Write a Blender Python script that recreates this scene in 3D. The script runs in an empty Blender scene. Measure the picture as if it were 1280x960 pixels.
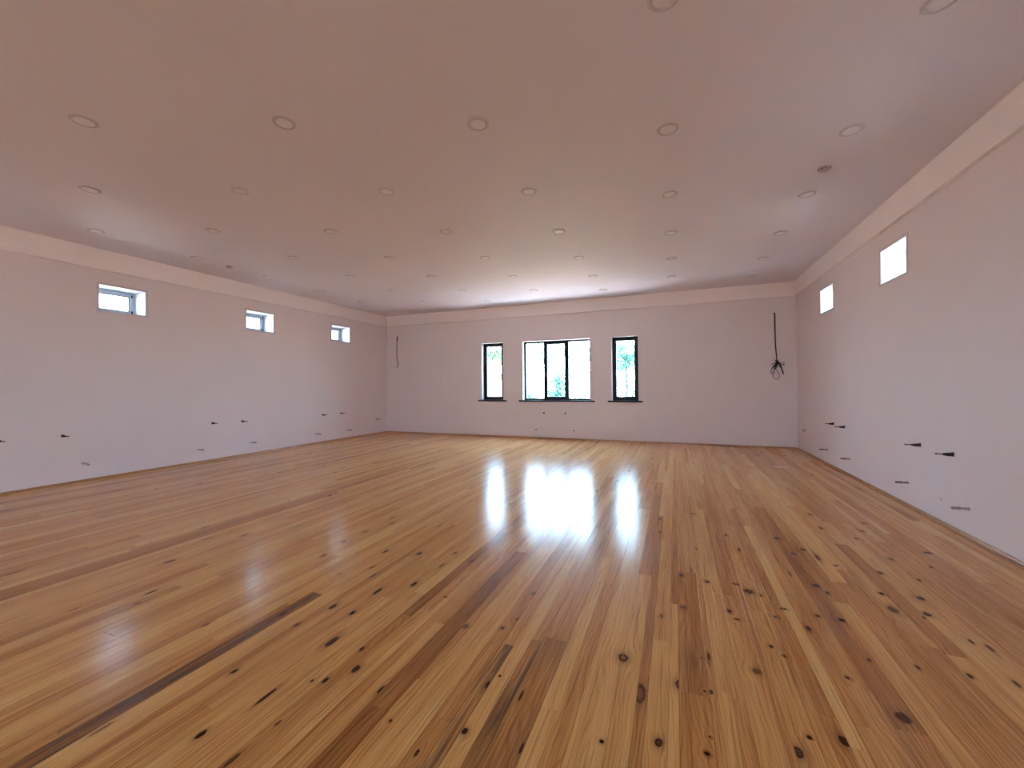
import bpy, bmesh, math, random
from math import pi, sin, cos, radians
from mathutils import Vector, Matrix

S = bpy.context.scene
COL = S.collection
random.seed(7)

# ------------------------------------------------------------------ camera
cam_data = bpy.data.cameras.new('camera')
cam_data.sensor_fit = 'HORIZONTAL'
cam_data.sensor_width = 36.0
FPX = 510.4
cam_data.lens = 36.0 * FPX / 1280.0
cam_data.clip_start = 0.02
cam_data.clip_end = 400.0
cam = bpy.data.objects.new('camera', cam_data)
COL.objects.link(cam)
CR = ((0.92864498, 0.37087405, -0.00842283), (0.00995452, -0.00221592, 0.999948), (-0.3708361, 0.92868053, 0.00574968))
EYE = 1.5
rm = Matrix((CR[0], CR[1], tuple(-c for c in CR[2]))).transposed()
cam.matrix_world = Matrix.Translation((0, 0, EYE)) @ rm.to_4x4()
S.camera = cam

# ------------------------------------------------------------------ sky, sun, exposure
world = bpy.data.worlds.new('world')
S.world = world
world.use_nodes = True
wn = world.node_tree
wn.nodes.clear()
w_out = wn.nodes.new('ShaderNodeOutputWorld')
w_bg = wn.nodes.new('ShaderNodeBackground')
w_tc = wn.nodes.new('ShaderNodeTexCoord')
w_sep = wn.nodes.new('ShaderNodeSeparateXYZ')
w_ramp = wn.nodes.new('ShaderNodeValToRGB')
w_ramp.color_ramp.elements[0].position = 0.0
w_ramp.color_ramp.elements[0].color = (0.57, 0.78, 1.0, 1)
w_ramp.color_ramp.elements[1].position = 0.75
w_ramp.color_ramp.elements[1].color = (0.38, 0.63, 1.0, 1)
wn.links.new(w_tc.outputs['Generated'], w_sep.inputs[0])
wn.links.new(w_sep.outputs['Z'], w_ramp.inputs[0])
wn.links.new(w_ramp.outputs[0], w_bg.inputs['Color'])
wn.links.new(w_bg.outputs[0], w_out.inputs[0])
w_bg.inputs['Strength'].default_value = 8.0

sun_data = bpy.data.lights.new('sun', 'SUN')
sun_data.energy = 62.0
sun_data.angle = radians(0.6)
sun_data.color = (1.0, 0.965, 0.91)
sun = bpy.data.objects.new('sun', sun_data)
COL.objects.link(sun)
SUN_AZ, SUN_EL = radians(4.0), radians(57.0)          # azimuth from +X towards +Y
sdir = Vector((cos(SUN_EL) * cos(SUN_AZ), cos(SUN_EL) * sin(SUN_AZ), sin(SUN_EL)))
sun.rotation_euler = sdir.to_track_quat('Z', 'Y').to_euler()
sun.location = (8, 0, 20)

S.view_settings.view_transform = 'Standard'
S.view_settings.look = 'None'
S.view_settings.gamma = 1.0
S.view_settings.use_curve_mapping = False
S.view_settings.exposure = 1.85
S.cycles.max_bounces = 12
S.cycles.diffuse_bounces = 7
S.cycles.transparent_max_bounces = 12
S.cycles.sample_clamp_indirect = 40.0

# ------------------------------------------------------------------ dimensions (metres)
XL, XR, YB, YR = -9.005, 2.62, 11.205, -7.2           # left, right, back, rear wall faces
ZS, ZC = 3.531, 3.871                                 # underside of the ceiling band, ceiling
T_SIDE, T_BACK = 0.46, 0.36                           # wall thickness


def project(x, y, z):
    d = (x, y, z - EYE)
    q = [sum(CR[i][k] * d[k] for k in range(3)) for i in range(3)]
    if q[2] <= 0.05:
        return None
    return 640 + FPX * q[0] / q[2], 480 - FPX * q[1] / q[2], q[2]


def floor_at(px, py):
    """floor point seen at a pixel of the photograph: a measuring aid for the plank layout"""
    a, b = (px - 640) / FPX, (480 - py) / FPX
    d = [CR[0][k] * a + CR[1][k] * b + CR[2][k] for k in range(3)]
    t = -EYE / d[2]
    return d[0] * t, d[1] * t


# ------------------------------------------------------------------ materials
def new_mat(name):
    m = bpy.data.materials.new(name)
    m.use_nodes = True
    return m, m.node_tree, m.node_tree.nodes['Principled BSDF']


def plain(name, col, rough=0.5, metal=0.0, var=0.06, scale=8.0, bump=0.0, spec=0.5):
    m, nt, b = new_mat(name)
    tc = nt.nodes.new('ShaderNodeTexCoord')
    n = nt.nodes.new('ShaderNodeTexNoise')
    n.inputs['Scale'].default_value = scale
    n.inputs['Detail'].default_value = 4.0
    nt.links.new(tc.outputs['Object'], n.inputs['Vector'])
    r = nt.nodes.new('ShaderNodeValToRGB')
    r.color_ramp.elements[0].position = 0.3
    r.color_ramp.elements[1].position = 0.7
    r.color_ramp.elements[0].color = (*[c * (1 - var) for c in col], 1)
    r.color_ramp.elements[1].color = (*[min(1, c * (1 + var)) for c in col], 1)
    nt.links.new(n.outputs['Fac'], r.inputs[0])
    nt.links.new(r.outputs[0], b.inputs['Base Color'])
    b.inputs['Roughness'].default_value = rough
    b.inputs['Metallic'].default_value = metal
    b.inputs['Specular IOR Level'].default_value = spec
    if bump:
        n2 = nt.nodes.new('ShaderNodeTexNoise')
        n2.inputs['Scale'].default_value = scale * 30
        nt.links.new(tc.outputs['Object'], n2.inputs['Vector'])
        bp = nt.nodes.new('ShaderNodeBump')
        bp.inputs['Strength'].default_value = bump
        bp.inputs['Distance'].default_value = 0.002
        nt.links.new(n2.outputs['Fac'], bp.inputs['Height'])
        nt.links.new(bp.outputs[0], b.inputs['Normal'])
    return m


M_WALL = plain('wall_paint', (0.81, 0.70, 0.70), 0.75, var=0.015, scale=1.3, bump=0.25, spec=0.3)
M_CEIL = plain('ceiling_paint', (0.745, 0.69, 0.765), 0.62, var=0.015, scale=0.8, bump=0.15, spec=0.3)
M_BAND = plain('band_paint', (0.93, 0.83, 0.82), 0.7, var=0.015, scale=1.0, bump=0.15, spec=0.3)
M_PATCH = plain('filler_patch', (0.62, 0.57, 0.58), 0.8, scale=40)
M_REVEAL = plain('reveal_paint', (0.68, 0.69, 0.70), 0.6, var=0.02, scale=3)
M_CASING = plain('casing_bead', (0.66, 0.60, 0.62), 0.6, var=0.03, scale=6)
M_ANTH = plain('anthracite_frame', (0.016, 0.019, 0.026), 0.5, var=0.1, scale=20, spec=0.25)
M_SILL = plain('dark_sill', (0.014, 0.012, 0.014), 0.5, var=0.15, scale=14, spec=0.2)
M_PVC = plain('white_plastic_frame', (0.50, 0.52, 0.58), 0.35, var=0.03, scale=10)
M_SEAL = plain('black_seal', (0.02, 0.02, 0.025), 0.6)
M_BLACK = plain('black_rubber', (0.014, 0.012, 0.013), 0.55, var=0.2, scale=60)
M_CABLE = plain('brown_cable', (0.055, 0.026, 0.026), 0.5, var=0.2, scale=30)
M_BRACKET = plain('dark_bracket_metal', (0.05, 0.035, 0.04), 0.5, metal=0.4, var=0.2, scale=50)
M_TIP = plain('grey_steel', (0.22, 0.17, 0.17), 0.4, metal=0.5, var=0.1, scale=50)
M_PIPE = plain('grey_pipe', (0.30, 0.26, 0.25), 0.45, var=0.15, scale=40)
M_PIPE2 = plain('pipe_sleeve', (0.42, 0.37, 0.36), 0.5, var=0.15, scale=40)
M_RING = plain('lamp_ring_grey', (0.54, 0.49, 0.53), 0.4, var=0.04, scale=30)
M_DIFF = plain('lamp_diffuser', (0.78, 0.72, 0.78), 0.35, var=0.02, scale=30)
M_DETECT = plain('detector_grey', (0.50, 0.43, 0.43), 0.5, var=0.1, scale=40)
M_SOCKET = plain('socket_box', (0.60, 0.54, 0.53), 0.5, var=0.03, scale=40)
M_SOCKET_HOLE = plain('socket_slot', (0.22, 0.18, 0.18), 0.6)
M_CHIP = plain('pale_chip', (0.85, 0.72, 0.64), 0.7)
M_OUTWALL = plain('outer_render', (0.62, 0.60, 0.57), 0.9)
M_GRAVEL = plain('pale_gravel', (0.42, 0.40, 0.37), 0.95, var=0.15, scale=3.0)
M_GROUND = plain('bare_soil', (0.15, 0.12, 0.095), 0.95, var=0.25, scale=3.0)
M_BARK = plain('bark', (0.10, 0.075, 0.055), 0.9, var=0.3, scale=12)


def leaf_mat(name, a, b_):
    m, nt, b = new_mat(name)
    oi = nt.nodes.new('ShaderNodeNewGeometry')
    r = nt.nodes.new('ShaderNodeValToRGB')
    r.color_ramp.elements[0].color = (*a, 1)
    r.color_ramp.elements[1].color = (*b_, 1)
    nt.links.new(oi.outputs['Random Per Island'], r.inputs[0])
    nt.links.new(r.outputs[0], b.inputs['Base Color'])
    b.inputs['Roughness'].default_value = 0.6
    return m


M_LEAF_TEAL = leaf_mat('leaf_teal', (0.022, 0.10, 0.08), (0.065, 0.21, 0.16))
M_LEAF_PALE = leaf_mat('leaf_pale', (0.035, 0.085, 0.045), (0.10, 0.19, 0.10))


def glass_mat():
    m = bpy.data.materials.new('window_glass')
    m.use_nodes = True
    nt = m.node_tree
    nt.nodes.clear()
    o = nt.nodes.new('ShaderNodeOutputMaterial')
    mx = nt.nodes.new('ShaderNodeMixShader')
    tr = nt.nodes.new('ShaderNodeBsdfTransparent')
    tr.inputs[0].default_value = (0.95, 0.98, 0.97, 1)
    gl = nt.nodes.new('ShaderNodeBsdfGlossy')
    gl.inputs['Roughness'].default_value = 0.02
    ge = nt.nodes.new('ShaderNodeNewGeometry')          # Schlick on both faces of the thin pane
    dt = nt.nodes.new('ShaderNodeVectorMath')
    dt.operation = 'DOT_PRODUCT'
    nt.links.new(ge.outputs['Incoming'], dt.inputs[0])
    nt.links.new(ge.outputs['Normal'], dt.inputs[1])
    prev = dt.outputs['Value']
    for op, k in (('ABSOLUTE', None), ('SUBTRACT', 1.0), ('POWER', 5.0), ('MULTIPLY_ADD', 0.96)):
        n = nt.nodes.new('ShaderNodeMath')
        n.operation = op
        if op == 'SUBTRACT':
            n.inputs[0].default_value = k
            nt.links.new(prev, n.inputs[1])
        else:
            nt.links.new(prev, n.inputs[0])
            if k is not None:
                n.inputs[1].default_value = k
            if op == 'MULTIPLY_ADD':
                n.inputs[2].default_value = 0.04
        prev = n.outputs[0]
    nt.links.new(prev, mx.inputs[0])
    nt.links.new(tr.outputs[0], mx.inputs[1])
    nt.links.new(gl.outputs[0], mx.inputs[2])
    nt.links.new(mx.outputs[0], o.inputs[0])
    return m


M_GLASS = glass_mat()


def wood_mat():
    """varnished pine; the plank meshes carry UV maps: grain (metres along, across), knot (knot-centred radii),
    kind (knot darkness, ring), tone (plank tone, grey stain)"""
    m, nt, b = new_mat('varnished_pine')
    N, L = nt.nodes, nt.links

    def uv(name):
        u = N.new('ShaderNodeUVMap')
        u.uv_map = name
        s = N.new('ShaderNodeSeparateXYZ')
        L.new(u.outputs[0], s.inputs[0])
        return u, s

    def math_(op, a, b_=None, c=None, clamp=False):
        n = N.new('ShaderNodeMath')
        n.operation = op
        n.use_clamp = clamp
        for i, v in enumerate((a, b_, c)):
            if v is None:
                continue
            if isinstance(v, (int, float)):
                n.inputs[i].default_value = v
            else:
                L.new(v, n.inputs[i])
        return n.outputs[0]

    def ramp(fac, pts):
        r = N.new('ShaderNodeValToRGB')
        e = r.color_ramp.elements
        while len(e) < len(pts):
            e.new(0.5)
        for el, (p, c) in zip(e, pts):
            el.position = p
            el.color = (*c, 1) if len(c) == 3 else c
        L.new(fac, r.inputs[0])
        return r.outputs[0]

    def mix(fac, a, b_, mode='MIX'):
        n = N.new('ShaderNodeMix')
        n.data_type = 'RGBA'
        n.blend_type = mode
        if isinstance(fac, (int, float)):
            n.inputs[0].default_value = fac
        else:
            L.new(fac, n.inputs[0])
        for i, v in ((6, a), (7, b_)):
            if isinstance(v, tuple):
                n.inputs[i].default_value = (*v, 1)
            else:
                L.new(v, n.inputs[i])
        return n.outputs[2]

    def noise(vec, scale, detail=3.0, rough=0.55, dist=0.0):
        n = N.new('ShaderNodeTexNoise')
        n.inputs['Scale'].default_value = scale
        n.inputs['Detail'].default_value = detail
        n.inputs['Roughness'].default_value = rough
        n.inputs['Distortion'].default_value = dist
        L.new(vec, n.inputs['Vector'])
        return n.outputs['Fac']

    def scaled(x, y, sx, sy):
        c = N.new('ShaderNodeCombineXYZ')
        L.new(math_('MULTIPLY', x, sx), c.inputs[0])
        L.new(math_('MULTIPLY', y, sy), c.inputs[1])
        return c.outputs[0]

    gu, gs = uv('grain')
    ku, ks = uv('knot')
    kk, kks = uv('kind')
    tu, ts = uv('tone')
    U, V = gs.outputs[0], gs.outputs[1]
    # ragged knot radius
    kn = noise(gu.outputs[0], 45.0, 2.0)
    r2 = math_('ADD', math_('POWER', ks.outputs[0], 2.0), math_('POWER', ks.outputs[1], 2.0))
    rad = math_('ADD', math_('SQRT', r2), math_('MULTIPLY', math_('SUBTRACT', kn, 0.5), 0.7))
    # grain lines bow round a knot
    bow = math_('MULTIPLY', math_('EXPONENT', math_('MULTIPLY', r2, -0.16)), ks.outputs[1])
    V2 = math_('SUBTRACT', V, math_('MULTIPLY', bow, 0.012))
    # cathedral growth rings: slow drift along the plank
    drift = noise(scaled(U, V, 0.9, 5.0), 1.0, 2.0)
    rings = math_('SINE', math_('MULTIPLY', math_('ADD', math_('MULTIPLY', V2, 12.0), math_('MULTIPLY', drift, 2.4)), 26.0))
    rings = math_('MULTIPLY_ADD', rings, 0.5, 0.5)
    fine = noise(scaled(U, V2, 2.4, 120.0), 1.0, 4.0, 0.65)
    fine_flat = noise(scaled(U, V, 3.0, 170.0), 1.0, 2.0, 0.6)
    broad = noise(scaled(U, V2, 0.8, 16.0), 1.0, 3.0)
    tone = math_('ADD', ts.outputs[0], math_('MULTIPLY', math_('SUBTRACT', broad, 0.5), 0.62))
    tone = math_('ADD', tone, math_('MULTIPLY', math_('SUBTRACT', fine, 0.5), 0.75))
    tone = math_('SUBTRACT', tone, math_('MULTIPLY', math_('POWER', rings, 3.0), 0.13), clamp=True)
    col = ramp(tone, WOOD)
    # grey-blue stained boards
    st_n = noise(scaled(U, V2, 1.6, 24.0), 1.0, 4.0)
    st = math_('MULTIPLY', ts.outputs[1], ramp(st_n, [(0.38, (0, 0, 0)), (0.62, (1, 1, 1))]), clamp=True)
    col = mix(st, col, (0.085, 0.066, 0.052))
    # resin streaks
    stk = noise(scaled(U, V2, 1.1, 60.0), 1.0, 2.0)
    col = mix(math_('MULTIPLY', ramp(stk, [(0.60, (0, 0, 0)), (0.72, (1, 1, 1))]), 0.55), col, (0.15, 0.055, 0.022))
    # halo, body and ring of knots
    halo = ramp(rad, [(0.55, (1, 1, 1)), (1.0, (0, 0, 0))])
    halo2 = math_('MULTIPLY', math_('EXPONENT', math_('MULTIPLY', r2, -0.55)), 0.75)
    col = mix(math_('MULTIPLY', halo2, kks.outputs[0]), col, (0.20, 0.085, 0.032))
    body = ramp(rad, [(0.70, (1, 1, 1)), (0.95, (0, 0, 0))])
    rim = math_('MULTIPLY', body, ramp(rad, [(0.35, (0, 0, 0)), (0.62, (1, 1, 1))]))
    kfac = math_('MULTIPLY', mix(kks.outputs[1], body, rim), kks.outputs[0], clamp=True)
    col = mix(math_('MULTIPLY', body, math_('MULTIPLY', kks.outputs[1], 0.35)), col, (0.24, 0.11, 0.05))
    col = mix(kfac, col, (0.048, 0.013, 0.005))
    L.new(col, b.inputs['Base Color'])
    # satin varnish with brush ripples across the boards
    geo = N.new('ShaderNodeNewGeometry')
    rp = N.new('ShaderNodeSeparateXYZ')
    L.new(geo.outputs['Position'], rp.inputs[0])
    ripple = noise(scaled(rp.outputs[0], rp.outputs[1], 4.0, 16.0), 1.0, 3.0, 0.5)
    fb = math_('ADD', math_('MULTIPLY', ripple, 1.0), math_('MULTIPLY', fine_flat, 0.08))
    bp = N.new('ShaderNodeBump')
    bp.inputs['Strength'].default_value = 0.15
    bp.inputs['Distance'].default_value = 0.004
    L.new(fb, bp.inputs['Height'])
    L.new(bp.outputs[0], b.inputs['Normal'])
    rn = noise(scaled(rp.outputs[0], rp.outputs[1], 1.2, 1.2), 1.0, 3.0)
    L.new(math_('MULTIPLY_ADD', rn, 0.08, VARNISH_ROUGH), b.inputs['Roughness'])
    b.inputs['Specular IOR Level'].default_value = 0.22
    return m


VARNISH_ROUGH = 0.155
WOOD = [(0.0, (0.22, 0.080, 0.022)), (0.30, (0.48, 0.208, 0.062)), (0.55, (0.71, 0.375, 0.125)), (0.80, (0.83, 0.52, 0.195)), (1.0, (0.88, 0.60, 0.26))]
M_WOOD = wood_mat()
M_TRIMWOOD = plain('pine_trim', (0.44, 0.215, 0.085), 0.3, var=0.18, scale=5)
M_UNDER = plain('floor_base', (0.05, 0.025, 0.012), 0.9)


# ------------------------------------------------------------------ mesh helpers
class MB:
    """collects verts and faces and links them as one mesh object"""

    def __init__(self):
        self.v, self.f = [], []

    def box(self, x0, x1, y0, y1, z0, z1):
        n = len(self.v)
        self.v += [(x, y, z) for z in (z0, z1) for y in (y0, y1) for x in (x0, x1)]
        self.f += [tuple(n + i for i in q) for q in ((0, 2, 3, 1), (4, 5, 7, 6), (0, 1, 5, 4), (2, 6, 7, 3), (0, 4, 6, 2), (1, 3, 7, 5))]
        return self

    def quad(self, *pts):
        n = len(self.v)
        self.v += [tuple(p) for p in pts]
        self.f.append(tuple(range(n, n + len(pts))))
        return self

    def prism(self, profile, a, b, place):
        """extrude a closed profile [(s,t)] from a to b; place(s,t,u) -> point"""
        n, k = len(self.v), len(profile)
        for u in (a, b):
            self.v += [tuple(place(s, t, u)) for s, t in profile]
        for i in range(k):
            j = (i + 1) % k
            self.f.append((n + i, n + j, n + k + j, n + k + i))
        self.f.append(tuple(n + i for i in reversed(range(k))))
        self.f.append(tuple(n + k + i for i in range(k)))
        return self

    def lathe(self, prof, seg=24, frame=None):
        """profile [(r, h)] round an axis; frame = (origin, u, v, axis)"""
        o, u, v, a = frame or (Vector((0, 0, 0)), Vector((1, 0, 0)), Vector((0, 1, 0)), Vector((0, 0, 1)))
        n = len(self.v)
        for r, h in prof:
            for i in range(seg):
                t = 2 * pi * i / seg
                self.v.append(tuple(o + u * (r * cos(t)) + v * (r * sin(t)) + a * h))
        for k in range(len(prof) - 1):
            for i in range(seg):
                j = (i + 1) % seg
                self.f.append((n + k * seg + i, n + k * seg + j, n + (k + 1) * seg + j, n + (k + 1) * seg + i))
        for k, rev in ((0, True), (len(prof) - 1, False)):
            if prof[k][0] > 1e-6:
                ring = [n + k * seg + i for i in range(seg)]
                self.f.append(tuple(reversed(ring)) if rev else tuple(ring))
        return self

    def tube(self, pts, rad, seg=8):
        pts = [Vector(p) for p in pts]
        n0 = len(self.v)
        up = Vector((0.31, 0.87, 0.38)).normalized()
        m = len(pts)
        for i, p in enumerate(pts):
            t = (pts[min(i + 1, m - 1)] - pts[max(i - 1, 0)]).normalized()
            a = t.cross(up)
            if a.length < 0.1:
                a = t.cross(Vector((1, 0, 0)))
            a.normalize()
            b = t.cross(a)
            r = rad[i] if isinstance(rad, (list, tuple)) else rad
            for k in range(seg):
                w = 2 * pi * k / seg
                self.v.append(tuple(p + a * (r * cos(w)) + b * (r * sin(w))))
        for i in range(m - 1):
            for k in range(seg):
                j = (k + 1) % seg
                self.f.append((n0 + i * seg + k, n0 + i * seg + j, n0 + (i + 1) * seg + j, n0 + (i + 1) * seg + k))
        self.f.append(tuple(n0 + k for k in reversed(range(seg))))
        self.f.append(tuple(n0 + (m - 1) * seg + k for k in range(seg)))
        return self

    def build(self, name, mat, parent=None, smooth=False, origin=None):
        me = bpy.data.meshes.new(name)
        o = Vector(origin) if origin is not None else None
        vs = self.v if o is None else [tuple(Vector(p) - o) for p in self.v]
        me.from_pydata(vs, [], self.f)
        bm = bmesh.new()
        bm.from_mesh(me)
        bmesh.ops.recalc_face_normals(bm, faces=bm.faces)
        bm.to_mesh(me)
        bm.free()
        if smooth:
            me.polygons.foreach_set('use_smooth', [True] * len(me.polygons))
        me.materials.append(mat)
        ob = bpy.data.objects.new(name, me)
        COL.objects.link(ob)
        if o is not None:
            ob.location = o
        if parent is not None:
            ob.parent = parent
        return ob


def spline(pts, n=8):
    """Catmull-Rom through points"""
    p = [Vector(q) for q in pts]
    p = [p[0] * 2 - p[1]] + p + [p[-1] * 2 - p[-2]]
    out = []
    for i in range(1, len(p) - 2):
        for k in range(n):
            t = k / n
            a, b, c, d = p[i - 1], p[i], p[i + 1], p[i + 2]
            out.append(0.5 * ((2 * b) + (c - a) * t + (2 * a - 5 * b + 4 * c - d) * t * t + (3 * b - a - 3 * c + d) * t ** 3))
    out.append(p[-2])
    return out


def tag(o, label=None, cat=None, group=None, kind=None):
    for k, v in (('label', label), ('category', cat), ('group', group), ('kind', kind)):
        if v:
            o[k] = v
    return o


def empty(name, loc, rot=None):
    o = bpy.data.objects.new(name, None)
    COL.objects.link(o)
    o.location = loc
    o.empty_display_size = 0.1
    if rot:
        o.rotation_euler = rot
    return o


def copy_tree(o, parent=None):
    c = o.copy()
    COL.objects.link(c)
    if parent is not None:
        c.parent = parent
    for ch in list(o.children):
        copy_tree(ch, c)
    return c


# ------------------------------------------------------------------ room shell
def wall(name, u0, u1, z0, z1, openings, thick, place, label):
    """wall with openings [(ua, ub, za, zb)]; place(u, z, depth) -> world point; depth 0 is the room face"""
    us = sorted({u0, u1, *[o[0] for o in openings], *[o[1] for o in openings]})
    zs = sorted({z0, z1, *[o[2] for o in openings], *[o[3] for o in openings]})

    def hole(u, z):
        return any(a < u < b and c < z < d for a, b, c, d in openings)

    m = MB()
    for i in range(len(us) - 1):
        for j in range(len(zs) - 1):
            a, b, c, d = us[i], us[i + 1], zs[j], zs[j + 1]
            if hole((a + b) / 2, (c + d) / 2):
                continue
            for dp in (0, thick):
                m.quad(place(a, c, dp), place(b, c, dp), place(b, d, dp), place(a, d, dp))
    for a, b, c, d in openings + [(u0, u1, z0, z1)]:
        m.quad(place(a, c, 0), place(a, d, 0), place(a, d, thick), place(a, c, thick))
        m.quad(place(b, c, 0), place(b, d, 0), place(b, d, thick), place(b, c, thick))
        m.quad(place(a, c, 0), place(b, c, 0), place(b, c, thick), place(a, c, thick))
        m.quad(place(a, d, 0), place(b, d, 0), place(b, d, thick), place(a, d, thick))
    me_ob = m.build(name, M_WALL)
    bm = bmesh.new()
    bm.from_mesh(me_ob.data)
    bmesh.ops.remove_doubles(bm, verts=bm.verts, dist=1e-5)
    bmesh.ops.recalc_face_normals(bm, faces=bm.faces)
    bm.to_mesh(me_ob.data)
    bm.free()
    tag(me_ob, label, 'wall', kind='structure')
    return me_ob


P_BACK = lambda u, z, d: (u, YB + d, z)
P_LEFT = lambda u, z, d: (XL - d, u, z)
P_RIGHT = lambda u, z, d: (XR + d, u, z)

BACK_OPEN = [(-5.46, -4.755, 1.08, 2.815), (-4.14, -2.15, 1.08, 2.805), (-1.58, -0.895, 1.08, 2.81)]
SIDE_Y = [(8.84, 9.52), (6.36, 7.03), (3.81, 4.46), (1.28, 1.94), (-1.22, -.56), (-3.74, -3.08), (-6.26, -5.60)]  # last four on each wall are out of view, added for their daylight
SIDE_Z = (2.845, 3.285)

w_back = wall('wall_back', XL, XR, 0, ZC, BACK_OPEN, T_BACK, P_BACK, 'far plaster wall with three dark framed windows')
w_left = wall('wall_left', YR, YB + T_BACK, 0, ZC, [(a, b, *SIDE_Z) for a, b in SIDE_Y], T_SIDE, P_LEFT, 'long left plaster wall with small high windows')
w_right = wall('wall_right', YR, YB + T_BACK, 0, ZC, [(a, b, *SIDE_Z) for a, b in SIDE_Y], T_SIDE, P_RIGHT, 'long right plaster wall with small high windows')
P_REAR = lambda u, z, d: (u, YR - d, z)
REAR_OPEN = [(-4.6, -1.8, .04, 2.6)]
w_rear = wall('wall_rear', XL - T_SIDE, XR + T_SIDE, 0, ZC, REAR_OPEN, .3, P_REAR, 'plaster wall behind the viewer with an added glazed garden door')
ceil = tag(MB().box(XL - T_SIDE, XR + T_SIDE, YR - 0.3, YB + T_BACK, ZC, ZC + 0.3).build('ceiling', M_CEIL), 'flat painted plaster ceiling over the whole hall', 'ceiling', kind='structure')

tag(MB().box(XL - T_SIDE - .85, XR + T_SIDE + .85, YR - .6, YB + T_BACK + .30, ZC + .302, ZC + .50).build('sunshade', M_OUTWALL), 'flat roof slab with wide eaves, added unseen over the hall to shade side windows', 'sunshade', kind='structure')  # unseen slab, added so its eaves keep sun off the side windows

# plasterboard band under the ceiling, 3 cm proud of the walls
BT = 0.05
for i, (box, lab) in enumerate([
        ((XL, XL + BT, YR, YB, ZS, ZC), 'proud plaster band under the ceiling along the left wall'),
        ((XR - BT, XR, YR, YB, ZS, ZC), 'proud plaster band under the ceiling along the right wall'),
        ((XL + BT, XR - BT, YB - BT, YB, ZS, ZC), 'proud plaster band under the ceiling along the far wall')]):
    tag(MB().box(*box).build('trim_%d' % (i + 1), M_BAND), lab, 'ceiling trim', kind='structure')

# wooden skirting: stepped quarter profile
SKP = [(0, 0), (0.026, 0), (0.026, 0.009), (0.019, 0.012), (0.017, 0.021), (0.013, 0.029), (0.008, 0.034), (0, 0.036)]
for nm, lab, pl, a, b in [
        ('baseboard_left', 'low pine skirting along the foot of the left wall', lambda s, t, u: (XL + s, u, t), YR, YB),
        ('baseboard_right', 'low pine skirting along the foot of the right wall', lambda s, t, u: (XR - s, u, t), YR, YB),
        ('baseboard_back', 'low pine skirting along the foot of the far wall', lambda s, t, u: (u, YB - s, t), XL + 0.03, XR - 0.03)]:
    tag(MB().prism(SKP, a, b, pl).build(nm, M_TRIMWOOD), lab, 'baseboard', kind='structure')

# ------------------------------------------------------------------ plank floor
floor = tag(MB().box(XL, XR, YR, YB, -0.20, -0.021).build('floor', M_UNDER), 'varnished knotty pine plank floor across the hall', 'floor', kind='structure')

# plank joints read off the near edge of the photograph (px on its bottom line) with the tone of each board
ROWS = [(8, .12), (40, .70), (82, .36), (100, .58), (128, .50), (163, .58), (182, .66), (212, .58), (240, .62), (272, .34), (300, .50),
        (327, .74), (340, .52), (362, .60), (384, .17), (424, .60), (442, .68), (484, .80), (496, .40), (525, .52), (548, .74), (575, .34),
        (597, .40), (645, .72), (672, .54), (701, .74), (752, .72), (785, .44), (802, .74), (834, .78), (850, .44), (897, .52),
        (910, .70), (930, .50), (950, .60), (990, .44), (1000, .60), (1035, .46), (1052, .36), (1075, .70), (1095, .52), (1117, .50),
        (1150, .40), (1190, .66), (1225, .46), (1260, .55)]
GREY_ROWS = {8: 0.95, 525: 0.9, 575: 0.75, 597: 0.35}
edges = [(floor_at(px, 959.0)[0], tn, GREY_ROWS.get(px, 0.0)) for px, tn in ROWS]
rnd = random.Random(11)
left_rows, x = [], edges[0][0]
while x > XL + 0.03:
    w = rnd.choice((0.10, 0.098, 0.06, 0.05, 0.075, 0.12))
    x = max(x - w, XL)
    left_rows.append((x, None, 0.0))
right_rows, x = [], floor_at(1290, 959.0)[0]
while x < XR - 0.02:
    right_rows.append((x, None, 0.0))
    x += rnd.choice((0.10, 0.098, 0.07, 0.06, 0.05, 0.12))
rows = list(reversed(left_rows)) + edges + right_rows

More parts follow.
